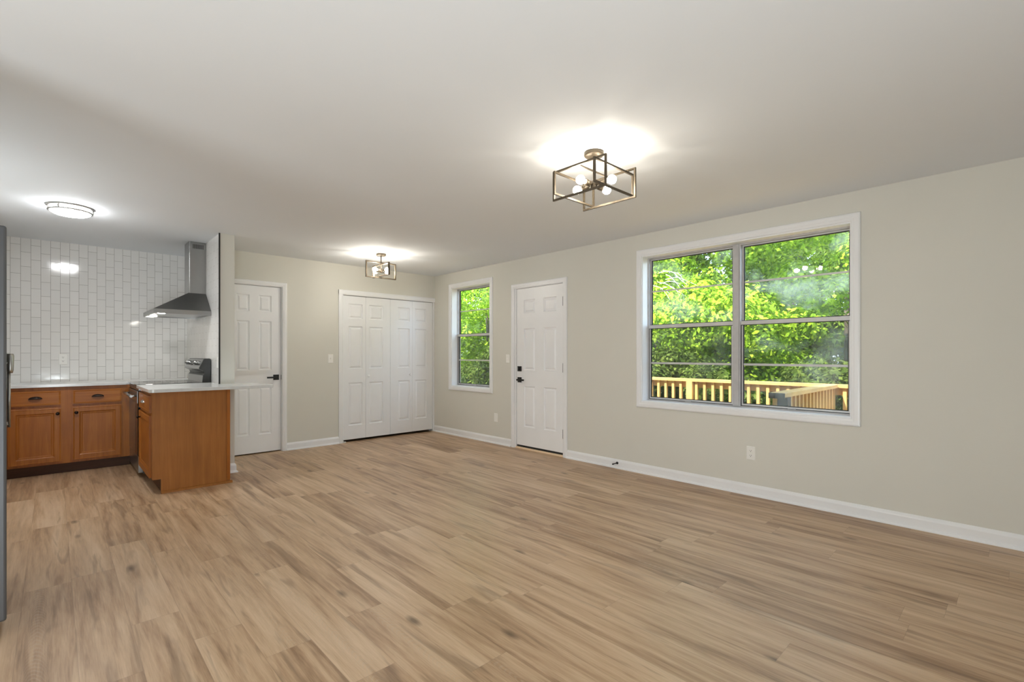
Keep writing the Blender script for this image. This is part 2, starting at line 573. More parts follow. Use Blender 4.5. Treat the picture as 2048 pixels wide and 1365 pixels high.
def thing(name, loc, label, cat, group=None, kind=None):
    o = bpy.data.objects.new(name, None)
    COL.objects.link(o)
    o.location = loc
    o.empty_display_size = 0.1
    return tag(o, label, cat, group, kind)

def copy_tree(o, parent=None):
    c = o.copy()
    COL.objects.link(c)
    if parent is not None:
        c.parent = parent
    for ch in [x for x in o.children]:
        copy_tree(ch, c)
    return c

def R(u, v, h):     # on the right wall: u = Y, v = Z, h = off the wall into the room
    return (XW - h, u, v)

def B(u, v, h):     # on the back wall: u = X, v = Z
    return (u, YB - h, v)

def wall_with_holes(name, put, u0, u1, v0, v1, T, holes, mats, label, front_mi=0):
    mb = MB()
    us = sorted(set([u0, u1] + [h[i] for h in holes for i in (0, 1)]))
    vs_ = sorted(set([v0, v1] + [h[i] for h in holes for i in (2, 3)]))

    def solid(i, j):
        if not (0 <= i < len(us) - 1 and 0 <= j < len(vs_) - 1):
            return False
        mu, mv = (us[i] + us[i + 1]) / 2, (vs_[j] + vs_[j + 1]) / 2
        return not any(h[0] < mu < h[1] and h[2] < mv < h[3] for h in holes)
    for i in range(len(us) - 1):
        for j in range(len(vs_) - 1):
            if not solid(i, j):
                continue
            a, b, c, d = us[i], us[i + 1], vs_[j], vs_[j + 1]
            mb.quad([put(a, c, 0), put(b, c, 0), put(b, d, 0), put(a, d, 0)])
            mb.quad([put(a, c, -T), put(a, d, -T), put(b, d, -T), put(b, c, -T)])
            for di, dj, e in ((-1, 0, ((a, c), (a, d))), (1, 0, ((b, c), (b, d))), (0, -1, ((a, c), (b, c))), (0, 1, ((a, d), (b, d)))):
                if not solid(i + di, j + dj):
                    p, q = e
                    mb.quad([put(*p, 0), put(*q, 0), put(*q, -T), put(*p, -T)])
    o = mb.build(name, mats)
    tag(o, label, 'wall', kind='structure')
    return o

# ------------------------------------------------------------------ room shell
def structure_box(name, boxes, mat, label, cat):
    mb = MB()
    for b in boxes:
        mb.box(*b)
    return tag(mb.build(name, mat), label, cat, kind='structure')

structure_box('floor', [(-3.1, 4.52, -2.7, 7.36, -0.12, 0.0)], M['floor'], 'brown oak look plank floor running towards the back wall', 'floor')
structure_box('ceiling', [(-3.1, 4.52, -2.7, 7.36, H, H + 0.12)], M['ceiling'], 'flat white painted ceiling over the whole room', 'ceiling')
structure_box('roof', [(-3.5, 4.85, -3.1, 7.8, H + 0.122, H + 0.25)], M['roof'], 'unseen roof slab added above the ceiling to block the sun', 'roof')  # unseen slab added to keep sunlight off the room and inner deck

T = 0.156
WIN1 = (0.883, 2.682, 0.727, 2.220)
WIN2 = (5.038, 5.937, 0.727, 2.215)
DOOR = (3.700, 4.560, 0.0, 2.078)
wall_with_holes('wall_right', R, -2.7, 7.36, 0, H, T, [WIN1, WIN2, DOOR], M['wall'], 'long beige wall with both windows and the entry door')
wall_with_holes('wall_back', B, 1.353, XW, 0, H, 0.11, [(1.440, 2.100, 0, 2.075), (2.862, XW, 0, 2.045)], M['wall'], 'beige wall with the narrow door and the closet')

def Kp(u, v, h):
    return (u, YK - h, v)
wall_with_holes('wall_kitchen', Kp, -0.37, 4.52, 0, H, 0.12, [], M['tile_x'], 'white vertical subway tile wall behind the kitchen counter')

mb = MB()
x0, x1, y0, y1 = 1.222, 1.353, 5.58, YK
mb.quad([(x1, y0, 0), (x1, y1, 0), (x1, y1, H), (x1, y0, H)])
mb.quad([(x0, y0, 0), (x1, y0, 0), (x1, y0, H), (x0, y0, H)])
mb.quad([(x0, y0, H), (x1, y0, H), (x1, y1, H), (x0, y1, H)])
mb.quad([(x0, y1, 0), (x0, y1, H), (x1, y1, H), (x1, y1, 0)])
mb.mi = 1
mb.quad([(x0, y0, 0), (x0, y0, H), (x0, y1, H), (x0, y1, 0)])
tag(mb.build('wall_partition', [M['wall'], M['tile_y']]), 'short partition wall end beside the stove, tiled on its kitchen side', 'wall', kind='structure')
structure_box('trim_1', [(1.209, 1.2225, 5.572, 5.583, 0.914, H)], M['black'], 'thin black metal edge strip up the partition corner', 'trim')

structure_box('wall_kitchen_left', [(-0.49, -0.37, 5.9, 7.36, 0, H), (-0.95, -0.49, 5.9, 6.02, 0, H)], M['tile_y'], 'tiled end wall left of the kitchen counter', 'wall')
structure_box('wall_left', [(-1.07, -0.95, 2.6, 6.02, 0, H), (-3.1, -1.07, 2.6, 2.72, 0, H)], M['wall'], 'beige wall behind the refrigerator', 'wall')
def Lp(u, v, h):
    return (-3.0 + h, u, v)
wall_with_holes('wall_left_far', Lp, -2.7, 2.6, 0, H, 0.1, [], M['wall'], 'beige side wall left of the viewpoint')
def Fp(u, v, h):
    return (u, -2.6 + h, v)
wall_with_holes('wall_front', Fp, -3.1, 4.52, 0, H, 0.1, [], M['wall'], 'beige wall behind the viewpoint')

# baseboards: cap, flat face, quarter round shoe
def base_profile():
    return [(0, 0), (0.028, 0), (0.0275, 0.008), (0.024, 0.015), (0.018, 0.019), (0.014, 0.021), (0.014, 0.070), (0.012, 0.078), (0.008, 0.086), (0.004, 0.093), (0, 0.095)]
mb = MB()
for a, b in ((-2.6, 3.663), (4.611, YB)):
    mb.prism(base_profile(), a, b, lambda p, a_: (XW - p[0], a_, p[1]))
tag(mb.build('baseboard_right', M['trim']), 'white baseboard along the wall with the windows', 'baseboard', kind='structure')
mb = MB()
mb.prism(base_profile(), 2.132, 2.807, lambda p, a_: (a_, YB - p[0], p[1]))
mb.prism(base_profile(), 1.353, 1.385, lambda p, a_: (a_, YB - p[0], p[1]))
tag(mb.build('baseboard_back', M['trim']), 'short white baseboard between the narrow door and the closet', 'baseboard', kind='structure')
mb = MB()
prof = base_profile()
rings_ = []
for path in ((lambda o: (1.215, 5.58 - o)), (lambda o: (1.353 + o, 5.58 - o)), (lambda o: (1.353 + o, YB))):
    rings_.append([mb.bm.verts.new((*path(o), z)) for o, z in prof])
for a, b in zip(rings_, rings_[1:]):
    for i in range(len(prof)):
        j = (i + 1) % len(prof)
        mb.bm.faces.new([a[i], a[j], b[j], b[i]])
mb.bm.faces.new(rings_[0])
mb.bm.faces.new(rings_[-1])
tag(mb.build('baseboard_partition', M['trim']), 'white baseboard wrapping the end of the partition wall', 'baseboard', kind='structure')

# ------------------------------------------------------------------ casings, doors
CASING = [(0, 0), (0, 0.013), (0.006, 0.016), (0.018, 0.0165), (0.024, 0.0195), (0.046, 0.020), (0.055, 0.0175), (0.060, 0.011), (0.060, 0)]
def casing_scaled(w):
    return [(o * w / 0.060, h) for o, h in CASING]
RAISED = [(0.003, 0.006), (0.010, 0.0135), (0.017, 0.0140), (0.033, 0.0040), (0.037, 0.0025)]

def lever_set(put, u, v, direction, leaf, label=None):
    """square rosette with a flat lever pointing along +u or -u; put(u, v, off the door face)"""
    mb = MB()
    def bx(u0, u1, v0, v1, h0, h1):
        c = [put(a, b, h) for h in (h0, h1) for a, b in ((u0, v0), (u1, v0), (u1, v1), (u0, v1))]
        vv = [mb.bm.verts.new(p) for p in c]
        for idx in ((0, 3, 2, 1), (4, 5, 6, 7), (0, 1, 5, 4), (1, 2, 6, 5), (2, 3, 7, 6), (3, 0, 4, 7)):
            mb.bm.faces.new([vv[i] for i in idx])
    bx(u - 0.033, u + 0.033, v - 0.033, v + 0.033, 0, 0.010)
    bx(u - 0.012, u + 0.012, v - 0.012, v + 0.012, 0.010, 0.048)
    a, b = sorted((u - 0.012 * direction, u + 0.118 * direction))
    bx(a, b, v - 0.010, v + 0.010, 0.042, 0.056)
    o = mb.build('door_handle', M['black'], leaf, bevel=0.002, merge=False)
    o['label'] = label or 'black square lever handle'
    return o

# narrow door in the back wall
d1 = thing('door_1', (1.77, YB, 0), 'narrow white six-panel door beside the partition wall', 'door', kind='structure')
FY = YB + 0.032
mb = MB()
W1 = 0.608
pan = [(a - 1.466, b - 1.466, c - 0.014, d - 0.014) for a, b in ((1.575, 1.717), (1.820, 1.965)) for c, d in ((1.734, 1.937), (1.020, 1.620), (0.231, 0.815))]
mb.panelled(lambda u, v, d: (1.466 + u, FY + d, 0.014 + v), W1, 2.034, 0.035, pan, RAISED)
leaf = mb.build('door_leaf', M['door'], d1)
lever_set(lambda u, v, h: (u, FY - h, v), 2.018, 0.926, -1, leaf)
mb = MB()
mb.box(1.440, 1.464, YB - 0.001, YB + 0.11, 0, 2.052)
mb.box(2.077, 2.100, YB - 0.001, YB + 0.11, 0, 2.052)
mb.box(1.440, 2.100, YB - 0.001, YB + 0.11, 2.051, 2.075)
mb.build('door_jamb', M['trim'], d1)
mb = MB()
mb.frame(B, 1.458, 2.083, 0, 2.056, casing_scaled(0.052), True)
mb.build('door_casing', M['trim'], d1)
mb = MB()
mb.box(2.0755, 2.0775, FY - 0.012, FY + 0.012, 0.895, 0.955)
mb.build('strike_plate', M['black'], d1)

# closet with bifold leaves
dc = thing('door_2', (3.6, YB, 0), 'white paneled bifold closet doors in the far corner', 'closet door', kind='structure')
FYc = YB + 0.012
edges = [2.876, 3.209, 3.594, 3.969, 4.332]
pans = [(2.954, 3.160), (3.262, 3.478), (3.722, 3.922), (4.017, 4.225)]
for k in range(4):
    a, b = edges[k] + 0.0015, edges[k + 1] - 0.0015
    mb = MB()
    pp = [(pans[k][0] - a, pans[k][1] - a, c - 0.035, d - 0.035) for c, d in ((1.707, 1.913), (1.010, 1.601), (0.225, 0.818))]
    mb.panelled(lambda u, v, d: (a + u, FYc + d, 0.035 + v), b - a, 1.985, 0.03, pp, RAISED)
    lf = mb.build('closet_leaf', M['door'], dc)
    if k in (1, 2):
        kx = 3.241 if k == 1 else 3.919
        mb = MB()
        mb.lathe([(0.008, 0), (0.008, 0.012), (0.016, 0.020), (0.019, 0.028), (0.014, 0.035), (0, 0.038)], (kx, FYc, 0.906), (0, -1, 0), 20)
        mb.build('knob', M['trim'], lf)
mb = MB()
mb.prism([(0, 0), (0.013, 0), (0.018, 0.02), (0.018, 0.045), (0.008, 0.057), (0, 0.057)], 0, 2.094, lambda p, a: (2.872 - 0.009 - 0.057 + p[1] if False else 2.807 + p[1] * 1.08, YB - p[0], a))
mb.box(2.862, 2.872, YB - 0.001, YB + 0.11, 0, 2.045)
mb.box(4.336, 4.363, YB + 0.001, YB + 0.11, 0, 2.045)
mb.box(2.862, 4.363, YB - 0.001, YB + 0.11, 2.026, 2.045)
mb.build('door_jamb', M['trim'], dc)
mb = MB()
mb.prism([(0, 2.028), (0.013, 2.028), (0.018, 2.045), (0.018, 2.078), (0.010, 2.095), (0, 2.095)], 2.807, 4.3635, lambda p, a: (a, YB - 0.0005 - p[0], p[1]))
mb.build('header_trim', M['trim'], dc)
mb = MB()
mb.box(2.874, 2.914, YB + 0.004, YB + 0.035, 0, 0.012)
mb.box(2.874, 2.880, YB + 0.004, YB + 0.035, 0, 0.032)
mb.build('floor_bracket', M['plastic'], dc)

# entry door in the right wall
d3 = thing('door_3', (XW, 4.12, 0), 'white six-panel entry door with black lock between the two windows', 'door', kind='structure')
FX = XW + 0.006
mb = MB()
y0, y1, z0, z1 = 3.722, 4.521, 0.046, 2.054
pan = [(a - y0, b - y0, c - z0, d - z0) for a, b in ((3.841, 4.047), (4.196, 4.393)) for c, d in ((1.735, 1.907), (1.010, 1.540), (0.286, 0.806))]
mb.panelled(lambda u, v, d: (FX + d, y0 + u, z0 + v), y1 - y0, z1 - z0, 0.044, pan, RAISED)
leaf3 = mb.build('door_leaf', M['door'], d3)
lever_set(lambda u, v, h: (FX - h, u, v), 4.466, 0.884, -1, leaf3)
mb = MB()
mb.box(FX - 0.012, FX, 4.466 - 0.033, 4.466 + 0.033, 0.993, 1.059)
mb.box(FX - 0.030, FX - 0.012, 4.466 - 0.006, 4.466 + 0.006, 1.008, 1.044)
mb.build('deadbolt', M['black'], leaf3, bevel=0.002, merge=False)
for zc in (1.841, 1.052, 0.271):
    mb = MB()
    mb.cyl((XW - 0.007, 3.717, zc - 0.056), (XW - 0.007, 3.717, zc + 0.056), 0.0085, 12)
    mb.box(XW - 0.003, FX - 0.0005, 3.718, 3.735, zc - 0.054, zc + 0.054)
    mb.build('hinge', M['hinge'], leaf3)
mb = MB()
mb.box(FX + 0.002, FX + 0.04, y0 + 0.002, y1 - 0.002, 0.022, 0.046)
mb.build('door_sweep', M['rubber'], leaf3)
mb = MB()
mb.box(XW - 0.001, XW + T, 3.700, 3.7185, 0, 2.0575)
mb.box(XW - 0.001, XW + T, 4.5265, 4.560, 0, 2.0575)
mb.box(XW - 0.001, XW + T, 3.700, 4.560, 2.0575, 2.078)
mb.build('door_jamb', M['trim'], d3)
mb = MB()
mb.box(XW + 0.0465, XW + 0.06, 3.7185, 4.5265, 0.02, 2.0575)
mb.build('door_backing', M['trim'], d3)
mb = MB()
mb.frame(R, 3.7225, 4.5525, 0, 2.062, casing_scaled(0.0585), True)
mb.build('door_casing', M['trim'], d3)
mb = MB()
mb.prism([(XW - 0.012, 0), (XW + 0.13, 0), (XW + 0.13, 0.02), (XW - 0.004, 0.02), (XW - 0.012, 0.012)], 3.7185, 4.5265, lambda p, a: (p[0], a, p[1]))
mb.build('threshold', M['threshold'], d3)

# ------------------------------------------------------------------ windows
def window(name, hole, outer, units, label, glasses):
    """hole in the wall; outer rectangle of the casing; units: (y0, y1) of each sash pair"""
    w = thing(name, (XW, (hole[0] + hole[1]) / 2, hole[2]), label, 'window', kind='structure')
    cw = 0.060
    mb = MB()
    mb.frame(R, outer[0] + cw, outer[1] - cw, outer[2] + cw, outer[3] - cw, casing_scaled(cw))
    mb.build('window_casing', M['trim'], w)
    mb = MB()
    l = 0.015
    mb.frame(R, hole[0] + l, hole[1] - l, hole[2] + l, hole[3] - l, [(0, 0.002), (l - 0.0005, 0.002), (l - 0.0005, -0.098), (0, -0.098)])
    mb.build('window_jamb', M['trim'], w)
    ya, yb, za, zb = hole[0] + 0.0005, hole[1] - 0.0005, hole[2] + 0.0005, hole[3] - 0.0005
    # outer aluminium frame with mullions
    mb = MB()
    fw = 0.026
    mb.bar_frame(R, ya, yb, za, zb, fw, -T + 0.002, -0.0985)
    for (a0, a1), (b0, b1) in zip(units, units[1:]):
        mb.box(XW + 0.088, XW + T - 0.002, a1, b0, za + fw, zb - fw)
        mb.box(XW + 0.080, XW + 0.088, a1 + 0.012, b0 - 0.012, za + fw, zb - fw)
    mb.build('window_frame', M['alu'], w)
    zmid = 1.496
    for k, (a, b) in enumerate(units):
        z_lo, z_hi = za + fw, zb - fw
        # upper sash, set back
        mb = MB()
        mb.bar_frame(R, a, b, zmid - 0.004, z_hi, 0.013, -0.150, -0.132)
        mb.box(XW + 0.132, XW + 0.142, a + 0.013, b - 0.013, 1.853, 1.867)
        up = mb.build('upper_sash', M['alu_light'], w, merge=False)
        mb = MB()
        mb.bar_frame(R, a + 0.013, b - 0.013, zmid + 0.009, z_hi - 0.013, 0.007, -0.146, -0.1315)
        mb.build('gasket', M['rubber'], up)
        mb = MB()
        mb.box(XW + 0.143, XW + 0.146, a + 0.012, b - 0.012, zmid + 0.008, z_hi - 0.012)
        mb.build('pane', glasses[k][0], up)
        # lower sash, in front, with a black weatherstrip round it
        mb = MB()
        sw = 0.017
        g = 0.006
        lo0, lo1 = z_lo, zmid + 0.017
        mb.box(XW + 0.100, XW + 0.128, a, b, zmid - 0.017, lo1)
        mb.box(XW + 0.103, XW + 0.128, a + g, b - g, lo0 + g, lo0 + 0.020)
        mb.box(XW + 0.103, XW + 0.128, a + g, a + sw, lo0 + 0.020, zmid - 0.017)
        mb.box(XW + 0.103, XW + 0.128, b - sw, b - g, lo0 + 0.020, zmid - 0.017)
        mb.box(XW + 0.107, XW + 0.118, a + sw, b - sw, 1.115, 1.134)
        lo = mb.build('lower_sash', M['alu_light'], w, merge=False)
        mb = MB()
        mb.bar_frame(R, a + sw, b - sw, lo0 + 0.020, zmid - 0.017, 0.005, -0.124, -0.106)
        mb.box(XW + 0.1025, XW + 0.127, a, a + g, lo0, zmid - 0.017)
        mb.box(XW + 0.1025, XW + 0.127, b - g, b, lo0, zmid - 0.017)
        mb.box(XW + 0.1025, XW + 0.127, a + g, b - g, lo0, lo0 + g)
        mb.box(XW + 0.1015, XW + 0.105, a + g, b - g, zmid - 0.0225, zmid - 0.017)
        mb.box(XW + 0.1285, XW + 0.1315, a, b, zmid + 0.010, zmid + 0.024)
        mb.build('gasket', M['rubber'], lo, merge=False)
        mb = MB()
        mb.box(XW + 0.118, XW + 0.121, a + sw - 0.002, b - sw + 0.002, lo0 + 0.02, zmid - 0.015)
        mb.build('pane', glasses[k][1], lo)
        mb = MB()
        ym = (a + b) / 2
        mb.box(XW + 0.090, XW + 0.103, ym - 0.03, ym + 0.03, lo0 + 0.004, lo0 + 0.013)
        mb.build('sash_latch', M['alu'], lo)
        mb = MB()
        mb.box(XW + 0.1525, XW + 0.1535, a, b, z_lo, zmid)
        mb.build('insect_screen', M['screen'], w)
    return w

window('window_1', WIN1, (0.830, 2.735, 0.674, 2.278), [(0.910, 1.735), (1.802, 2.655)],
       'large double window with misted panes in white casing', [(M['glass2'], M['glass']), (M['glass'], M['glass_clear'])])
window('window_2', WIN2, (4.985, 5.992, 0.674, 2.272), [(5.065, 5.910)],
       'narrow single window between the closet corner and entry door', [(M['glass_clear'], M['glass_clear'])])

# ------------------------------------------------------------------ electrical plates and doorstop
def plate(name, put, u, v, label, cat, kind):
    t = thing(name, put(u, v, 0), label, cat)
    w, h = 0.036, 0.0585
    mb = MB()
    def slab(a0, a1, b0, b1, h0, h1, ins=0.0):
        lo = [put(a, b, h0) for a, b in ((a0, b0), (a1, b0), (a1, b1), (a0, b1))]
        hi = [put(a, b, h1) for a, b in ((a0 + ins, b0 + ins), (a1 - ins, b0 + ins), (a1 - ins, b1 - ins), (a0 + ins, b1 - ins))]
        vv = [mb.bm.verts.new(p) for p in lo + hi]
        for idx in ((0, 3, 2, 1), (4, 5, 6, 7), (0, 1, 5, 4), (1, 2, 6, 5), (2, 3, 7, 6), (3, 0, 4, 7)):
            mb.bm.faces.new([vv[i] for i in idx])
    slab(u - w, u + w, v - h, v + h, 0.0003, 0.006, 0.004)
    mb.build('cover_plate', M['plastic'], t, merge=False)
    if kind == 'outlet':
        for s in (-1, 1):
            mb = MB()
            mb.bm.free(); mb.bm = bmesh.new()
            cz = v + s * 0.021
            pts = [(u + 0.017 * math.cos(i * PI / 10), cz + 0.0145 * max(-0.85, min(0.85, math.sin(i * PI / 10) * 1.1))) for i in range(20)]
            mb.prism(pts, 0.006, 0.0078, lambda p, a: put(p[0], p[1], a))
            rc = mb.build('receptacle', M['plastic'], t)
            for du, dv, hw, hh in ((-0.0065, 0.004, 0.0012, 0.0045), (0.0065, 0.004, 0.0012, 0.0038), (0, -0.006, 0.0026, 0.0026)):
                mb = MB()
                slab(u + du - hw, u + du + hw, cz + dv - hh, cz + dv + hh, 0.0078, 0.0082)
                mb.build('slot', M['slot'], rc, merge=False)
    elif kind == 'switch':
        mb = MB()
        slab(u - 0.006, u + 0.006, v - 0.012, v + 0.012, 0.006, 0.0075)
        mb.build('switch_bezel', M['plastic'], t, merge=False)
        mb = MB()
        slab(u - 0.004, u + 0.004, v - 0.002, v + 0.012, 0.0075, 0.016, 0.001)
        mb.build('toggle', M['plastic'], t, merge=False)
    else:
        mb = MB()
        slab(u - 0.0165, u + 0.0165, v - 0.0335, v + 0.0335, 0.006, 0.0075)
        mb.build('insert', M['plastic'], t, merge=False)
    return t

plate('wall_outlet', R, 1.612, 0.362, 'white duplex outlet low on the wall below the large window', 'outlet', 'outlet')
plate('wall_outlet', R, 4.923, 0.352, 'white outlet plate low between the small window and entry door', 'outlet', 'decora')
plate('light_switch', R, 4.684, 1.153, 'white light switch between the small window and entry door', 'switch', 'switch')
plate('light_switch', B, 2.696, 1.153, 'white light switch on the back wall beside the closet casing', 'switch', 'switch')
plate('wall_outlet', Kp, 0.076, 1.159, 'white outlet set in the kitchen tile above the counter', 'outlet', 'outlet')
plate('wall_outlet', lambda u, v, h: (1.222 - h, u, v), 5.66, 1.13, 'white plate on the tiled partition right of the stove', 'outlet', 'decora')

t = thing('door_stop', (XW, 2.965, 0.058), 'small black door stop sticking out of the baseboard', 'door stop')
mb = MB()
mb.lathe([(0.014, 0), (0.014, 0.004), (0.009, 0.008)], (XW - 0.014, 2.965, 0.058), (-1, 0, 0), 20)
mb.build('base', M['black'], t)
mb = MB()
prof = []
for i in range(25):
    prof.append((0.0042 if i % 2 else 0.0055, 0.008 + i * 0.0027))
mb.lathe(prof, (XW - 0.014, 2.965, 0.058), (-1, 0, 0), 14)
mb.build('spring', M['black'], t)
mb = MB()
mb.lathe([(0.0065, 0), (0.008, 0.003), (0.008, 0.011), (0.006, 0.014)], (XW - 0.0865, 2.965, 0.058), (-1, 0, 0), 16)
mb.build('tip', M['rubber'], t)

# ------------------------------------------------------------------ ceiling lights
def bar_rect(mb, put, u0, u1, v0, v1, w, h0, h1):
    mb.bar_frame(put, u0, u1, v0, v1, w, h0, h1)

def cage_light(cx, cy):
    t = thing('ceiling_light', (cx, cy, H), 'bronze open cage ceiling light with four bulbs near the large window', 'ceiling light')
    mb = MB()
    mb.lathe([(0, 0), (0.060, 0), (0.060, -0.018), (0.056, -0.024), (0.020, -0.026), (0, -0.026)], (cx, cy, H), seg=40)
    mb.build('canopy', M['bronze'], t)
    mb = MB()
    mb.cyl((cx, cy, H - 0.026), (cx, cy, 2.255), 0.007, 16)
    mb.build('stem', M['bronze'], t)
    mb = MB()
    mb.lathe([(0.0, -0.022), (0.020, -0.020), (0.024, -0.012), (0.024, 0.012), (0.012, 0.02), (0, 0.02)], (cx, cy, 2.243), seg=24)
    mb.build('hub', M['bronze'], t)
    bw, th = 0.011, 0.0055
    for s in (-1, 1):
        xx = cx + s * 0.148
        mb = MB()
        bar_rect(mb, lambda u, v, h: (xx + h, u, v), cy - 0.197, cy + 0.197, 2.155, 2.335, bw, -th, th)
        mb.build('tall_frame', M['bronze'], t)
    for s in (-1, 1):
        yy = cy + s * 0.148
        mb = MB()
        bar_rect(mb, lambda u, v, h: (u, yy + h, v), cx - 0.197, cx + 0.197, 2.178, 2.318, bw, -th, th)
        mb.build('short_frame', M['bronze'], t)
    # top cross bars that carry the frames
    mb = MB()
    mb.box(cx - 0.148, cx + 0.148, cy - 0.004, cy + 0.004, 2.322, 2.330)
    mb.build('cross_bar', M['bronze'], t)
    for ax in ((1, 0, 0), (-1, 0, 0), (0, 1, 0), (0, -1, 0)):
        a = Vector(ax)
        c = Vector((cx, cy, 2.243))
        mb = MB()
        mb.lathe([(0.006, 0.018), (0.006, 0.04), (0.017, 0.044), (0.018, 0.085), (0.014, 0.088)], c, a, 20)
        so = mb.build('socket', M['bronze'], t)
        mb = MB()
        pr = [(0.010, 0.086), (0.012, 0.098)]
        rb = 0.0265
        for i in range(3, 17):
            an = PI * i / 16
            pr.append((max(0.0, rb * math.sin(an)), 0.130 - rb * math.cos(an)))
        mb.lathe(pr, c, a, 24)
        mb.build('bulb', M['bulb'], so)
    return t
cage_light(2.378, 1.788)

def crossed_light(cx, cy):
    t = thing('ceiling_light', (cx, cy, H), 'small bronze box frame ceiling light hanging in front of the closet', 'ceiling light')
    mb = MB()
    mb.lathe([(0, 0), (0.060, 0), (0.060, -0.02), (0.054, -0.026), (0.015, -0.028), (0, -0.028)], (cx, cy, H), seg=40)
    mb.build('canopy', M['bronze'], t)
    mb = MB()
    mb.cyl((cx, cy, H - 0.028), (cx, cy, 2.255), 0.007, 16)
    mb.build('stem', M['bronze'], t)
    mb = MB()
    mb.lathe([(0, -0.024), (0.022, -0.022), (0.028, -0.01), (0.028, 0.014), (0.012, 0.022), (0, 0.022)], (cx, cy, 2.235), seg=24)
    mb.build('hub', M['bronze'], t)
    mb = MB()
    bar_rect(mb, lambda u, v, h: (u, cy + h, v), cx - 0.200, cx + 0.200, 2.140, 2.338, 0.013, -0.010, 0.010)
    mb.build('tall_frame', M['bronze'], t)
    mb = MB()
    bar_rect(mb, lambda u, v, h: (cx + h, u, v), cy - 0.195, cy + 0.195, 2.165, 2.315, 0.012, -0.012, 0.012)
    mb.build('short_frame', M['bronze'], t)
    for ax in ((1, 0.12, 0), (-1, -0.12, 0), (0.12, 1, 0), (-0.12, -1, 0)):
        a = Vector(ax).normalized()
        c = Vector((cx, cy, 2.235)) + Vector((-a.y, a.x, 0)) * 0.03
        mb = MB()
        mb.lathe([(0.006, 0.0), (0.006, 0.03), (0.017, 0.034), (0.018, 0.068), (0.014, 0.072)], c, a, 20)
        so = mb.build('socket', M['bronze'], t)
        mb = MB()
        rb = 0.0265
        pr = [(0.010, 0.070), (0.012, 0.082)]
        for i in range(3, 17):
            an = PI * i / 16
            pr.append((max(0.0, rb * math.sin(an)), 0.112 - rb * math.cos(an)))
        mb.lathe(pr, c, a, 24)
        mb.build('bulb', M['bulb_far'], so)
    return t
crossed_light(2.905, 5.392)

cx, cy = 0.103, 5.449
t = thing('ceiling_light', (cx, cy, H), 'round flush kitchen ceiling light with white diffuser and double nickel ring', 'ceiling light')
mb = MB()
mb.lathe([(0, 0), (0.152, 0), (0.153, -0.008), (0.146, -0.013), (0.136, -0.014), (0, -0.014)], (cx, cy, H), seg=56)
mb.build('base_ring', M['nickel'], t)
mb = MB()
mb.lathe([(0.128, -0.014), (0.130, -0.036), (0.124, -0.052), (0.100, -0.064), (0.06, -0.071), (0, -0.074)], (cx, cy, H), seg=56)
mb.build('diffuser', M['diffuser'], t)
mb = MB()
mb.lathe([(0.131, -0.034), (0.143, -0.034), (0.144, -0.042), (0.139, -0.046), (0.129, -0.046), (0.131, -0.034)], (cx, cy, H), seg=56, cap=False)
mb.build('lower_ring', M['nickel'], t)
for k in range(3):
    an = math.radians(-45 + 120 * k + 43)
    mb = MB()
    mb.lathe([(0.005, -0.013), (0.008, -0.018), (0.008, -0.030), (0.005, -0.035)], (cx + 0.140 * math.cos(an), cy + 0.140 * math.sin(an), H), seg=14)
    mb.build('ring_post', M['nickel'], t)

# ------------------------------------------------------------------ kitchen: cabinets
DOOR_RINGS = [(0.004, -0.002), (0.010, 0.0), (0.046, 0.0), (0.050, 0.003), (0.058, 0.006), (0.064, 0.006), (0.072, 0.0095)]
DRAWER_RINGS = [(0.006, -0.0015), (0.014, 0.0)]

def cab_front(name, put, u0, u1, v0, v1, T_, mat, parent, rings):
    mb = MB()
    e = 0.006
    W, Hh = u1 - u0, v1 - v0
    mb.panelled(lambda u, v, d: put(u0 + u, v0 + v, T_ - 0.003 - d), W, Hh, T_ - 0.003, [(e, W - e, e, Hh - e)], rings)
    return mb.build(name, mat, parent)

def round_knob(put3, axis, parent):
    mb = MB()
    mb.lathe([(0.007, 0), (0.006, 0.010), (0.008, 0.014), (0.0155, 0.018), (0.016, 0.024), (0.010, 0.029), (0, 0.030)], put3, axis, 20)
    return mb.build('knob', M['oil_bronze'], parent)

def cup_pull(c, along, out, parent, mat):
    """half dome bin pull: opening faces down"""
    mb = MB()
    al, ou = Vector(along), Vector(out)
    n, k = 20, 8
    outer, inner = [], []
    for shell, sc_ in ((outer, 1.0), (inner, 0.9)):
        for i in range(n + 1):
            a = PI * i / n
            row = []
            for j in range(k + 1):
                b = PI / 2 * j / k
                p = Vector(c) + al * (0.050 * sc_ * -math.cos(a)) + Vector((0, 0, 1)) * (0.026 * sc_ * math.sin(a) * math.cos(b) - 0.008) + ou * (0.024 * sc_ * math.sin(a) * math.sin(b))
                row.append(mb.bm.verts.new(p))
            shell.append(row)
    for shell in (outer, inner):
        for i in range(n):
            for j in range(k):
                f = mb.bm.faces.new([shell[i][j], shell[i + 1][j], shell[i + 1][j + 1], shell[i][j + 1]])
                f.smooth = True
    for i in range(n):
        mb.bm.faces.new([outer[i][k], outer[i + 1][k], inner[i + 1][k], inner[i][k]])
    # flange
    mb2 = MB()
    o = mb.build('cup_pull', mat, parent)
    return o

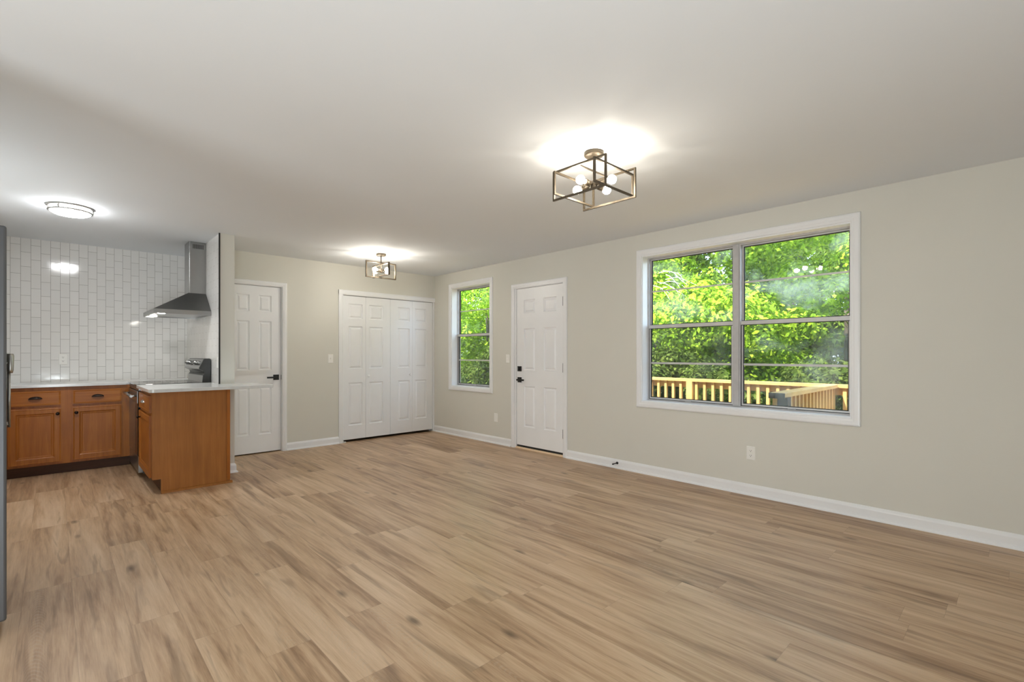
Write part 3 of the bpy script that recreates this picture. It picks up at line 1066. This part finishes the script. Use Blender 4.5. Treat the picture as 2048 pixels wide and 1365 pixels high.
# cabinet along the tiled wall
cb = thing('base_cabinet', (0.12, YK - 0.3, 0), 'honey brown base cabinet with two doors and drawers under the tiled wall', 'cabinet')
CF = 6.708
mb = MB()
mb.box(-0.362, 0.612, CF + 0.018, YK - 0.002, 0.105, 0.884)
mb.build('carcass', M['cab'], cb)
mb = MB()
st_ = ((-0.362, -0.312), (0.052, 0.150), (0.526, 0.612))
for a, b in st_:
    mb.box(a, b, CF, CF + 0.018, 0.105, 0.884)
for (a0, a1), (b0, b1) in zip(st_, st_[1:]):
    for za_, zb_ in ((0.852, 0.884), (0.670, 0.705), (0.105, 0.145)):
        mb.box(a1, b0, CF, CF + 0.018, za_, zb_)
mb.build('face_frame', M['cab'], cb, merge=False)
mb = MB()
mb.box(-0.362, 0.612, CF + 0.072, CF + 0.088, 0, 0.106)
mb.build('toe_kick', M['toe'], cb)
pf = lambda u, v, h: (u, CF - h, v)
for (a, b), kn in (((-0.319, 0.059), 0.030), ((0.141, 0.536), 0.170)):
    dr = cab_front('drawer', pf, a, b, 0.703, 0.850, 0.02, M['cab_h'], cb, DRAWER_RINGS)
    cup_pull(((a + b) / 2, CF - 0.0185, 0.778), (1, 0, 0), (0, -1, 0), dr, M['oil_bronze'])
    dd = cab_front('door', pf, a, b, 0.128, 0.676, 0.02, M['cab'], cb, DOOR_RINGS)
    round_knob((kn, CF - 0.0170, 0.617), (0, -1, 0), dd)

# peninsula cabinet
pc = thing('base_cabinet', (0.9, 5.55, 0), 'honey brown peninsula cabinet with plain end panel facing the room', 'cabinet')
mb = MB()
mb.box(0.640, 1.212, 5.178, 5.944, 0.125, 0.884)
mb.box(0.700, 1.212, 5.178, 5.944, 0.0, 0.125)
mb.build('carcass', M['cab'], pc, merge=False)
mb = MB()
poly = [(0.680, 0), (1.214, 0), (1.214, 0.884), (0.6195, 0.884), (0.6195, 0.126), (0.680, 0.126)]
mb.prism(poly, 5.166, 5.178, lambda p, a: (p[0], a, p[1]))
mb.build('end_panel', M['cab_panel'], pc)
mb = MB()
mb.box(1.186, 1.214, 5.156, 5.166, 0.030, 0.884)
mb.build('scribe_moulding', M['cab'], pc, bevel=0.003)
mb = MB()
mb.prism([(5.166, 0), (5.148, 0), (5.149, 0.010), (5.155, 0.018), (5.166, 0.022)], 0.680, 1.232, lambda p, a: (a, p[0], p[1]))
mb.build('shoe_moulding', M['cab_panel'], pc)
mb = MB()
for za_, zb_ in ((0.852, 0.884), (0.668, 0.706), (0.126, 0.150)):
    mb.box(0.6195, 0.640, 5.222, 5.900, za_, zb_)
mb.box(0.6195, 0.640, 5.178, 5.222, 0.126, 0.884)
mb.box(0.6195, 0.640, 5.900, 5.944, 0.126, 0.884)
mb.build('face_frame', M['cab'], pc, merge=False)
mb = MB()
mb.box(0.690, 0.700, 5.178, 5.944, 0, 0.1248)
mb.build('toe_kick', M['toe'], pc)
pl_ = lambda u, v, h: (0.6195 - h, u, v)
dr = cab_front('drawer', pl_, 5.228, 5.915, 0.703, 0.850, 0.02, M['cab'], pc, DRAWER_RINGS)
cup_pull((0.6010, 5.57, 0.778), (0, 1, 0), (-1, 0, 0), dr, M['nickel'])
dd = cab_front('door', pl_, 5.228, 5.915, 0.135, 0.676, 0.02, M['cab'], pc, DOOR_RINGS)
round_knob((0.6025, 5.80, 0.617), (-1, 0, 0), dd)

# countertops
def rounded(pts, radii, seg=6):
    out = []
    n = len(pts)
    for i, (p, r) in enumerate(zip(pts, radii)):
        if r == 0:
            out.append(p)
            continue
        P, A, Bq = Vector(p), Vector(pts[i - 1]), Vector(pts[(i + 1) % n])
        a = P + (A - P).normalized() * r
        b = P + (Bq - P).normalized() * r
        for k in range(seg + 1):
            t_ = k / seg
            q = a * (1 - t_) ** 2 + P * 2 * t_ * (1 - t_) + b * t_ ** 2
            out.append((q.x, q.y))
    return out
mb = MB()
poly = rounded([(0.587, 5.105), (1.588, 5.105), (1.588, 5.5785), (1.2205, 5.5785), (1.2205, 5.944), (0.587, 5.944)], [0.035, 0.03, 0.01, 0, 0, 0])
mb.prism(poly, 0.8842, 0.914, lambda p, a: (p[0], p[1], a))
tag(mb.build('countertop', M['quartz'], bevel=0.003), 'white peninsula countertop overhanging past the partition wall', 'countertop')
mb = MB()
poly = [(-0.366, 6.676), (0.575, 6.676), (0.575, 6.708), (1.2205, 6.708), (1.2205, YK - 0.001), (-0.366, YK - 0.001)]
mb.prism(poly, 0.8842, 0.914, lambda p, a: (p[0], p[1], a))
tag(mb.build('countertop', M['quartz'], bevel=0.003), 'white countertop along the tiled kitchen wall', 'countertop')

# ------------------------------------------------------------------ stove
st = thing('stove', (0.9, 6.325, 0), 'stainless and black electric stove between the two countertops', 'stove')
SY0, SY1 = 5.948, 6.702
mb = MB()
mb.box(0.640, 1.216, SY0, SY1, 0.04, 0.905)
mb.box(0.70, 1.216, SY0 + 0.02, SY1 - 0.02, 0.0, 0.04)
mb.build('body', M['dark_side'], st, merge=False)
mb = MB()
mb.box(0.590, 1.216, SY0, SY1, 0.905, 0.917)
mb.build('cooktop', M['black_glass'], st, bevel=0.003)
mb = MB()
mb.box(0.606, 0.640, SY0 + 0.002, SY1 - 0.002, 0.855, 0.904)
mb.build('front_rail', M['steel'], st)
mb = MB()
mb.box(0.598, 0.640, SY0 + 0.003, SY1 - 0.003, 0.215, 0.850)
od = mb.build('oven_door', M['black_glass'], st, bevel=0.004)
mb = MB()
mb.box(0.594, 0.598, SY0 + 0.003, SY1 - 0.003, 0.735, 0.850)
mb.build('door_trim', M['steel'], od)
mb = MB()
mb.cyl((0.552, SY0 + 0.05, 0.802), (0.552, SY1 - 0.05, 0.802), 0.012, 18)
for yy in (SY0 + 0.08, SY1 - 0.08):
    mb.cyl((0.552, yy, 0.802), (0.594, yy, 0.802), 0.009, 14)
mb.build('handle', M['steel'], od, merge=False)
mb = MB()
mb.box(0.602, 0.640, SY0 + 0.003, SY1 - 0.003, 0.050, 0.210)
mb.build('drawer', M['steel'], st, bevel=0.003)
prof = [(1.216, 0.917), (1.216, 1.160), (1.205, 1.168), (1.160, 1.168), (1.152, 1.160), (1.112, 1.074), (1.112, 1.060), (1.150, 1.036), (1.160, 1.010), (1.146, 0.990), (1.140, 0.917)]
mb = MB()
mb.prism(prof, SY0 + 0.001, SY1 - 0.001, lambda p, a: (p[0], a, p[1]))
cp = mb.build('control_panel', M['dark_side'], st)
mb = MB()
mb.prism([(1.1505, 1.160), (1.1105, 1.074), (1.108, 1.075), (1.148, 1.161)], SY0 + 0.001, SY1 - 0.001, lambda p, a: (p[0], a, p[1]))
mb.prism([(1.1105, 1.074), (1.1105, 1.060), (1.150, 1.035), (1.1485, 1.033), (1.107, 1.059), (1.107, 1.075)], SY0 + 0.001, SY1 - 0.001, lambda p, a: (p[0], a, p[1]))
mb.prism([(1.145, 0.988), (1.139, 0.918), (1.136, 0.918), (1.142, 0.990)], SY0 + 0.001, SY1 - 0.001, lambda p, a: (p[0], a, p[1]))
mb.build('steel_fascia', M['steel'], cp, merge=False)
nrm = Vector((-0.905, 0, 0.42)).normalized()
for yy in (6.01, 6.09, 6.17, 6.48, 6.56, 6.64):
    mb = MB()
    mb.lathe([(0.024, 0), (0.024, 0.004), (0.020, 0.008), (0.018, 0.028), (0.015, 0.030), (0, 0.030)], (1.128, yy, 1.118), nrm, 20)
    mb.box(0, 0, 0, 0, 0, 0) if False else None
    mb.build('knob', M['steel'], cp)
mb = MB()
c0, c1 = Vector((1.1405, 0, 1.1445)), Vector((1.1155, 0, 1.0905))
vv = []
for c, yy in ((c0, 6.235), (c0, 6.415), (c1, 6.415), (c1, 6.235)):
    vv.append(Vector((c.x, yy, c.z)) + nrm * 0.0015)
lo = [v - nrm * 0.003 for v in vv]
vs_all = [mb.bm.verts.new(p) for p in lo + vv]
for idx in ((0, 3, 2, 1), (4, 5, 6, 7), (0, 1, 5, 4), (1, 2, 6, 5), (2, 3, 7, 6), (3, 0, 4, 7)):
    mb.bm.faces.new([vs_all[i] for i in idx])
mb.build('display', M['black_glass'], cp)
for bx_, by_, br_ in ((0.78, 6.13, 0.10), (0.78, 6.52, 0.08), (1.0, 6.13, 0.08), (1.0, 6.52, 0.10)):
    mb = MB()
    mb.lathe([(br_ - 0.003, 0), (br_ - 0.003, 0.0006), (br_, 0.0006), (br_, 0)], (bx_, by_, 0.9172), seg=40, cap=False)
    mb.build('burner_ring', M['slot'], st)

# ------------------------------------------------------------------ range hood
hd = thing('range_hood', (1.0, 6.325, 1.63), 'stainless steel chimney range hood above the stove', 'range hood')
HY0, HY1, HX0 = 5.947, 6.703, 0.722
mb = MB()
rim = [(HX0, HY0), (1.220, HY0), (1.220, HY1), (HX0, HY1)]
z0, z1, zt = 1.628, 1.672, 1.878
base = [(1.058, 6.195), (1.220, 6.195), (1.220, 6.455), (1.058, 6.455)]
lv = [[mb.bm.verts.new((*p, z)) for p in ring] for ring, z in ((rim, z1), (base, zt))]
for i in range(4):
    j = (i + 1) % 4
    mb.bm.faces.new([lv[0][i], lv[0][j], lv[1][j], lv[1][i]])
mb.bm.faces.new(lv[0])
mb.bm.faces.new(lv[1])
mb.build('canopy', M['steel_dark'], hd)
mb = MB()
mb.frame(lambda u, v, h: (u, v, h), HX0 + 0.012, 1.220 - 0.012, HY0 + 0.012, HY1 - 0.012, [(0, z0), (0.012, z0), (0.012, z1 - 0.0005), (0, z1 - 0.0005)])
mb.box(HX0 + 0.012, 1.208, HY0 + 0.012, HY1 - 0.012, z0 + 0.010, z0 + 0.016)
mb.build('rim', M['steel'], hd, merge=False)
mb = MB()
poly = rounded([(1.064, 6.200), (1.220, 6.200), (1.220, 6.450), (1.064, 6.450)], [0.012, 0, 0, 0.012])
mb.prism(poly, zt - 0.003, H - 0.001, lambda p, a: (p[0], p[1], a))
ch = mb.build('chimney', M['steel'], hd)
for k in range(11):
    xx = 1.098 + k * 0.0095
    mb = MB()
    mb.box(xx, xx + 0.0048, 6.1985, 6.2003, 2.365, 2.412)
    mb.build('vent_slot', M['rubber'], ch)
for yy in (6.06, 6.59):
    mb = MB()
    mb.lathe([(0, 0), (0.030, 0), (0.032, 0.003), (0.032, 0.008), (0, 0.008)], (0.80, yy, z0 + 0.003), seg=24)
    mb.build('lamp', M['hood_lamp'], hd)

# ------------------------------------------------------------------ refrigerator
fr = thing('refrigerator', (-0.147, 3.03, 0), 'stainless refrigerator at the left edge of the view', 'refrigerator')
mb = MB()
mb.box(-0.86, -0.215, 3.030, 3.860, 0.03, 1.775)
mb.build('body', M['fridge'], fr, bevel=0.006)
for a, b, c, d in ((3.030, 3.443, 0.06, 1.775), (3.447, 3.860, 0.06, 1.775)):
    mb = MB()
    mb.box(-0.210, -0.147, a, b, c, d)
    dr = mb.build('door', M['fridge'], fr, bevel=0.010, segs=3)
    hy = 3.405 if a < 3.2 else 3.485
    mb = MB()
    mb.cyl((-0.130, hy, 0.86), (-0.130, hy, 1.16), 0.0055, 14)
    mb.cyl((-0.130, hy, 0.875), (-0.147, hy, 0.875), 0.005, 12)
    mb.lathe([(0.009, 0), (0.012, 0.015), (0.0145, 0.085), (0.011, 0.095)], (-0.126, hy, 1.125), seg=18)
    mb.cyl((-0.126, hy, 1.175), (-0.147, hy, 1.175), 0.009, 12)
    mb.build('handle', M['nickel'], dr, merge=False)
for xx in (-0.82, -0.245):
    for yy in (3.07, 3.82):
        mb = MB()
        mb.lathe([(0.018, 0), (0.018, 0.012), (0.010, 0.014), (0.010, 0.03)], (xx, yy, 0), seg=14)
        mb.build('foot', M['rubber'], fr)
fr.rotation_euler.z = math.radians(4.2)

# ------------------------------------------------------------------ outside: deck, railings, trees
tag(MB().box(4.525, 40, -25, 45, -0.75, -0.6).build('ground', M['ground']), 'shady yard ground beyond the deck', 'ground', kind='structure')
mb = MB()
for k in range(17):
    xx = 4.53 + k * 0.142
    mb.box(xx, xx + 0.137, -1.5, 6.7, -0.19, -0.15)
mb.box(4.53, 6.93, -1.5, 6.7, -0.5, -0.20)
tag(mb.build('deck', M['deck_floor'], merge=False), 'wooden deck outside the windows', 'deck', kind='structure')

def railing(name, label, along_y, fixed, a0, a1, posts, step, dark_end=False):
    if along_y:
        put = lambda a, off, z: (fixed + off, a, z)
    else:
        put = lambda a, off, z: (a, fixed + off, z)
    t = thing(name, put((a0 + a1) / 2, 0, -0.15), label, 'railing')
    def bx(a, b, o0, o1, z0, z1):
        mb = MB()
        p, q = put(a, o0, z0), put(b, o1, z1)
        mb.box(min(p[0], q[0]), max(p[0], q[0]), min(p[1], q[1]), max(p[1], q[1]), z0, z1)
        return mb
    bx(a0, a1, -0.07, 0.07, 0.812, 0.850).build('cap_rail', M['deck_wood'], t)
    bx(a0, a1, 0.0, 0.038, 0.720, 0.811).build('top_rail', M['deck_wood'], t)
    bx(a0, a1, 0.0, 0.038, -0.06, 0.03).build('bottom_rail', M['deck_wood'], t)
    for p in posts:
        bx(p - 0.045, p + 0.045, -0.09, -0.0005, -0.15, 0.8115).build('post', M['dark_wood'] if (dark_end and p == posts[0]) else M['deck_wood'], t)
    first = None
    a = a0 + 0.05
    while a < a1 - 0.03:
        if all(abs(a - p) > 0.075 for p in posts):
            if first is None:
                mb = MB()
                p_, q_ = put(-0.019, -0.038, -0.10), put(0.019, -0.0005, 0.8115)
                base_ = put(a, 0, 0)
                mb = bx(a - 0.019, a + 0.019, -0.038, -0.0005, -0.10, 0.8115)
                first = mb.build('baluster', M['deck_wood'], t)
                fa = a
            else:
                c = first.copy()
                COL.objects.link(c)
                c.parent = t
                dlt = a - fa
                c.location = first.location + (Vector((0, dlt, 0)) if along_y else Vector((dlt, 0, 0)))
        a += step
    if dark_end:
        bx(a0 - 0.012, a0, -0.07, 0.07, 0.800, 0.852).build('end_cap', M['dark_wood'], t)
    return t
railing('deck_railing', 'long yellow pine deck railing outside the large window, parallel to the house', True, 6.86, -1.4, 6.60, (-1.2, 1.25, 3.37, 5.6), 0.122)
railing('deck_railing', 'short deck railing with a dark end running out from the house', False, 1.585, 4.92, 6.77, (4.975,), 0.122, True)

rng = np.random.default_rng(7)
def leaf_mesh(name, centers, radii, n, size, mat, flat=0.75):
    """n diamond leaves scattered on and inside the given clumps"""
    w = np.array(radii) ** 2
    idx = rng.choice(len(centers), n, p=w / w.sum())
    d = rng.normal(size=(n, 3))
    d /= np.linalg.norm(d, axis=1)[:, None]
    rr = np.array(radii)[idx] * (0.55 + 0.5 * rng.random(n))
    P = np.array(centers)[idx] + d * rr[:, None] * np.array([1, 1, flat])
    nrm_ = d + rng.normal(size=(n, 3)) * 0.55 + np.array([0, 0, 0.5])
    nrm_ /= np.linalg.norm(nrm_, axis=1)[:, None]
    t1 = np.cross(nrm_, rng.normal(size=(n, 3)))
    t1 /= np.linalg.norm(t1, axis=1)[:, None]
    t2 = np.cross(nrm_, t1)
    s = size * (0.6 + 0.8 * rng.random(n))[:, None]
    V = np.empty((n, 4, 3))
    V[:, 0] = P - t1 * s
    V[:, 1] = P + t2 * s * 0.48 + nrm_ * s * 0.12
    V[:, 2] = P + t1 * s
    V[:, 3] = P - t2 * s * 0.48 + nrm_ * s * 0.12
    me = bpy.data.meshes.new(name)
    me.vertices.add(n * 4)
    me.vertices.foreach_set('co', V.reshape(-1))
    me.loops.add(n * 4)
    me.loops.foreach_set('vertex_index', np.arange(n * 4, dtype=np.int32))
    me.polygons.add(n)
    me.polygons.foreach_set('loop_start', np.arange(0, n * 4, 4, dtype=np.int32))
    me.update(calc_edges=True)
    me.materials.append(mat)
    return me

def tree(loc, height, spread, n, mat, label, size=0.075, low=1.0, seed=1, trunk_r=0.11):
    r = random.Random(seed)
    t = thing('tree', loc, label, 'tree', 'trees beyond the deck railing')
    cs, rs = [], []
    for k in range(80 if height > 5 else 56):
        a = r.uniform(0, 2 * PI)
        z = r.uniform(low, height)
        f = math.sin(PI * min(1, max(0.12, (z - low + 0.5) / (height - low + 1.0))))
        d = spread * f * math.sqrt(r.random())
        cs.append((d * math.cos(a), d * math.sin(a), z))
        rs.append(r.uniform(0.35, 0.8))
    me = leaf_mesh('crown', cs, rs, n, size, mat)
    o = bpy.data.objects.new('crown', me)
    COL.objects.link(o)
    o.parent = t
    mb = MB()
    pts = [(0, 0, 0), (0.06, 0.03, height * 0.35), (-0.05, 0.08, height * 0.65), (0.04, 0.0, height * 0.95)]
    rad = [trunk_r, trunk_r * 0.8, trunk_r * 0.55, trunk_r * 0.2]
    rings_ = []
    for p, q in zip(pts, rad):
        rings_.append([mb.bm.verts.new((p[0] + q * math.cos(2 * PI * i / 10), p[1] + q * math.sin(2 * PI * i / 10), p[2])) for i in range(10)])
    for a, b in zip(rings_, rings_[1:]):
        for i in range(10):
            mb.bm.faces.new([a[i], a[(i + 1) % 10], b[(i + 1) % 10], b[i]])
    mb.bm.faces.new(rings_[0])
    mb.bm.faces.new(rings_[-1])
    for k in range(9):
        c = Vector(cs[k * 3])
        z = max(0.8, c.z - 0.7)
        mb.cyl((0, 0.03, z), tuple(c), trunk_r * 0.35, 7, 0.008)
    tk = mb.build('trunk', M['bark'], t, merge=False)
    tk.location = (0, 0, 0)
    return t

GZ = -0.6
t_first = tree((10.2, 7.4, GZ), 6.4, 1.8, 52000, M['leaf_bright'], 'bright green tree behind the left half of the large window', size=0.052, seed=3, low=0.7)
tree((10.2, 4.0, GZ), 6.2, 1.8, 52000, M['leaf_bright'], 'leafy yellow-green tree behind the window mullion', size=0.052, seed=5, low=0.7)
tree((10.4, 0.9, GZ), 4.7, 1.5, 36000, M['leaf_bright'], 'low yellow-green tree behind the right half of the large window', size=0.052, seed=9, low=0.7)
tree((15.6, 3.2, GZ), 8.0, 2.6, 22000, M['leaf_mid'], 'tall loose tree showing sky gaps behind the upper right panes', size=0.085, seed=12, low=0.8, trunk_r=0.15)
tree((15.6, 9.0, GZ), 9.0, 3.1, 46000, M['leaf_mid'], 'tall darker tree deep behind the upper left panes', size=0.085, seed=14, low=0.5, trunk_r=0.15)
tree((9.8, 11.4, GZ), 6.4, 1.7, 46000, M['leaf_bright'], 'bright tree filling the small window', size=0.052, seed=21, low=0.5)
tree((14.4, 15.8, GZ), 8.5, 2.9, 40000, M['leaf_mid'], 'tall tree standing deep behind the small window', size=0.085, seed=23, low=0.5, trunk_r=0.15)
tree((22.0, 6.5, GZ), 9.5, 3.6, 30000, M['leaf_mid'], 'farthest tree closing the view left of the window mullion', size=0.13, seed=31, low=0.5, trunk_r=0.2)
tree((22.0, 13.6, GZ), 10.0, 3.8, 30000, M['leaf_mid'], 'farthest tree behind the left edge of the large window', size=0.13, seed=33, low=0.5, trunk_r=0.2)
tree((21.5, -0.6, GZ), 8.0, 3.4, 22000, M['leaf_mid'], 'farthest tree behind the right edge of the large window', size=0.13, seed=35, low=0.5, trunk_r=0.2)
# pale leafless twigs hanging out of the first tree
rt = random.Random(11)
mb = MB()
for k in range(9):
    p = Vector((8.55 + rt.uniform(-0.15, 0.15), 4.62 + rt.uniform(-0.1, 0.5), 2.72 + rt.uniform(-0.3, 0.1))) - Vector((10.2, 7.4, GZ))
    d = Vector((rt.uniform(-0.1, 0.1), -0.75 + rt.uniform(-0.3, 0.3), rt.uniform(-0.5, 0.5))).normalized()
    for q in range(8):
        n_ = p + d * 0.085
        mb.cyl(tuple(p), tuple(n_), 0.0075 - q * 0.0007, 6, 0.0068 - q * 0.0007)
        p = n_
        d = (d + Vector((rt.uniform(-0.15, 0.15), rt.uniform(-0.15, 0.15), rt.uniform(-0.45, 0.10)))).normalized()
M['twig'] = simple('pale_dry_twig', (0.55, 0.52, 0.46), 0.9, var=0.1)
tw = mb.build('bare_twig', M['twig'], t_first, merge=False)
tw.location = (0, 0, 0)

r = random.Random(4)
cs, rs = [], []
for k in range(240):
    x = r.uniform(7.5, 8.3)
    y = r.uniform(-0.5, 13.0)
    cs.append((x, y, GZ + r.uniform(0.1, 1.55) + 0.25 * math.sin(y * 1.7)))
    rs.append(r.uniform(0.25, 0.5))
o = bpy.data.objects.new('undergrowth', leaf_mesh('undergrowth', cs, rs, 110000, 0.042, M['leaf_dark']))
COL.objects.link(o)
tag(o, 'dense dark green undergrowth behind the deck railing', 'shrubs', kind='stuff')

cs, rs = [], []
for k in range(260):
    y = r.uniform(-6, 38)
    cs.append((r.uniform(27.4, 28.0), y, GZ + r.uniform(0.2, 5.0) + 0.5 * math.sin(y * 0.9)))
    rs.append(r.uniform(0.6, 1.1))
o = bpy.data.objects.new('thicket', leaf_mesh('thicket', cs, rs, 70000, 0.14, M['leaf_mid']))
COL.objects.link(o)
tag(o, 'distant green thicket closing the view between the tree trunks', 'shrubs', kind='stuff')
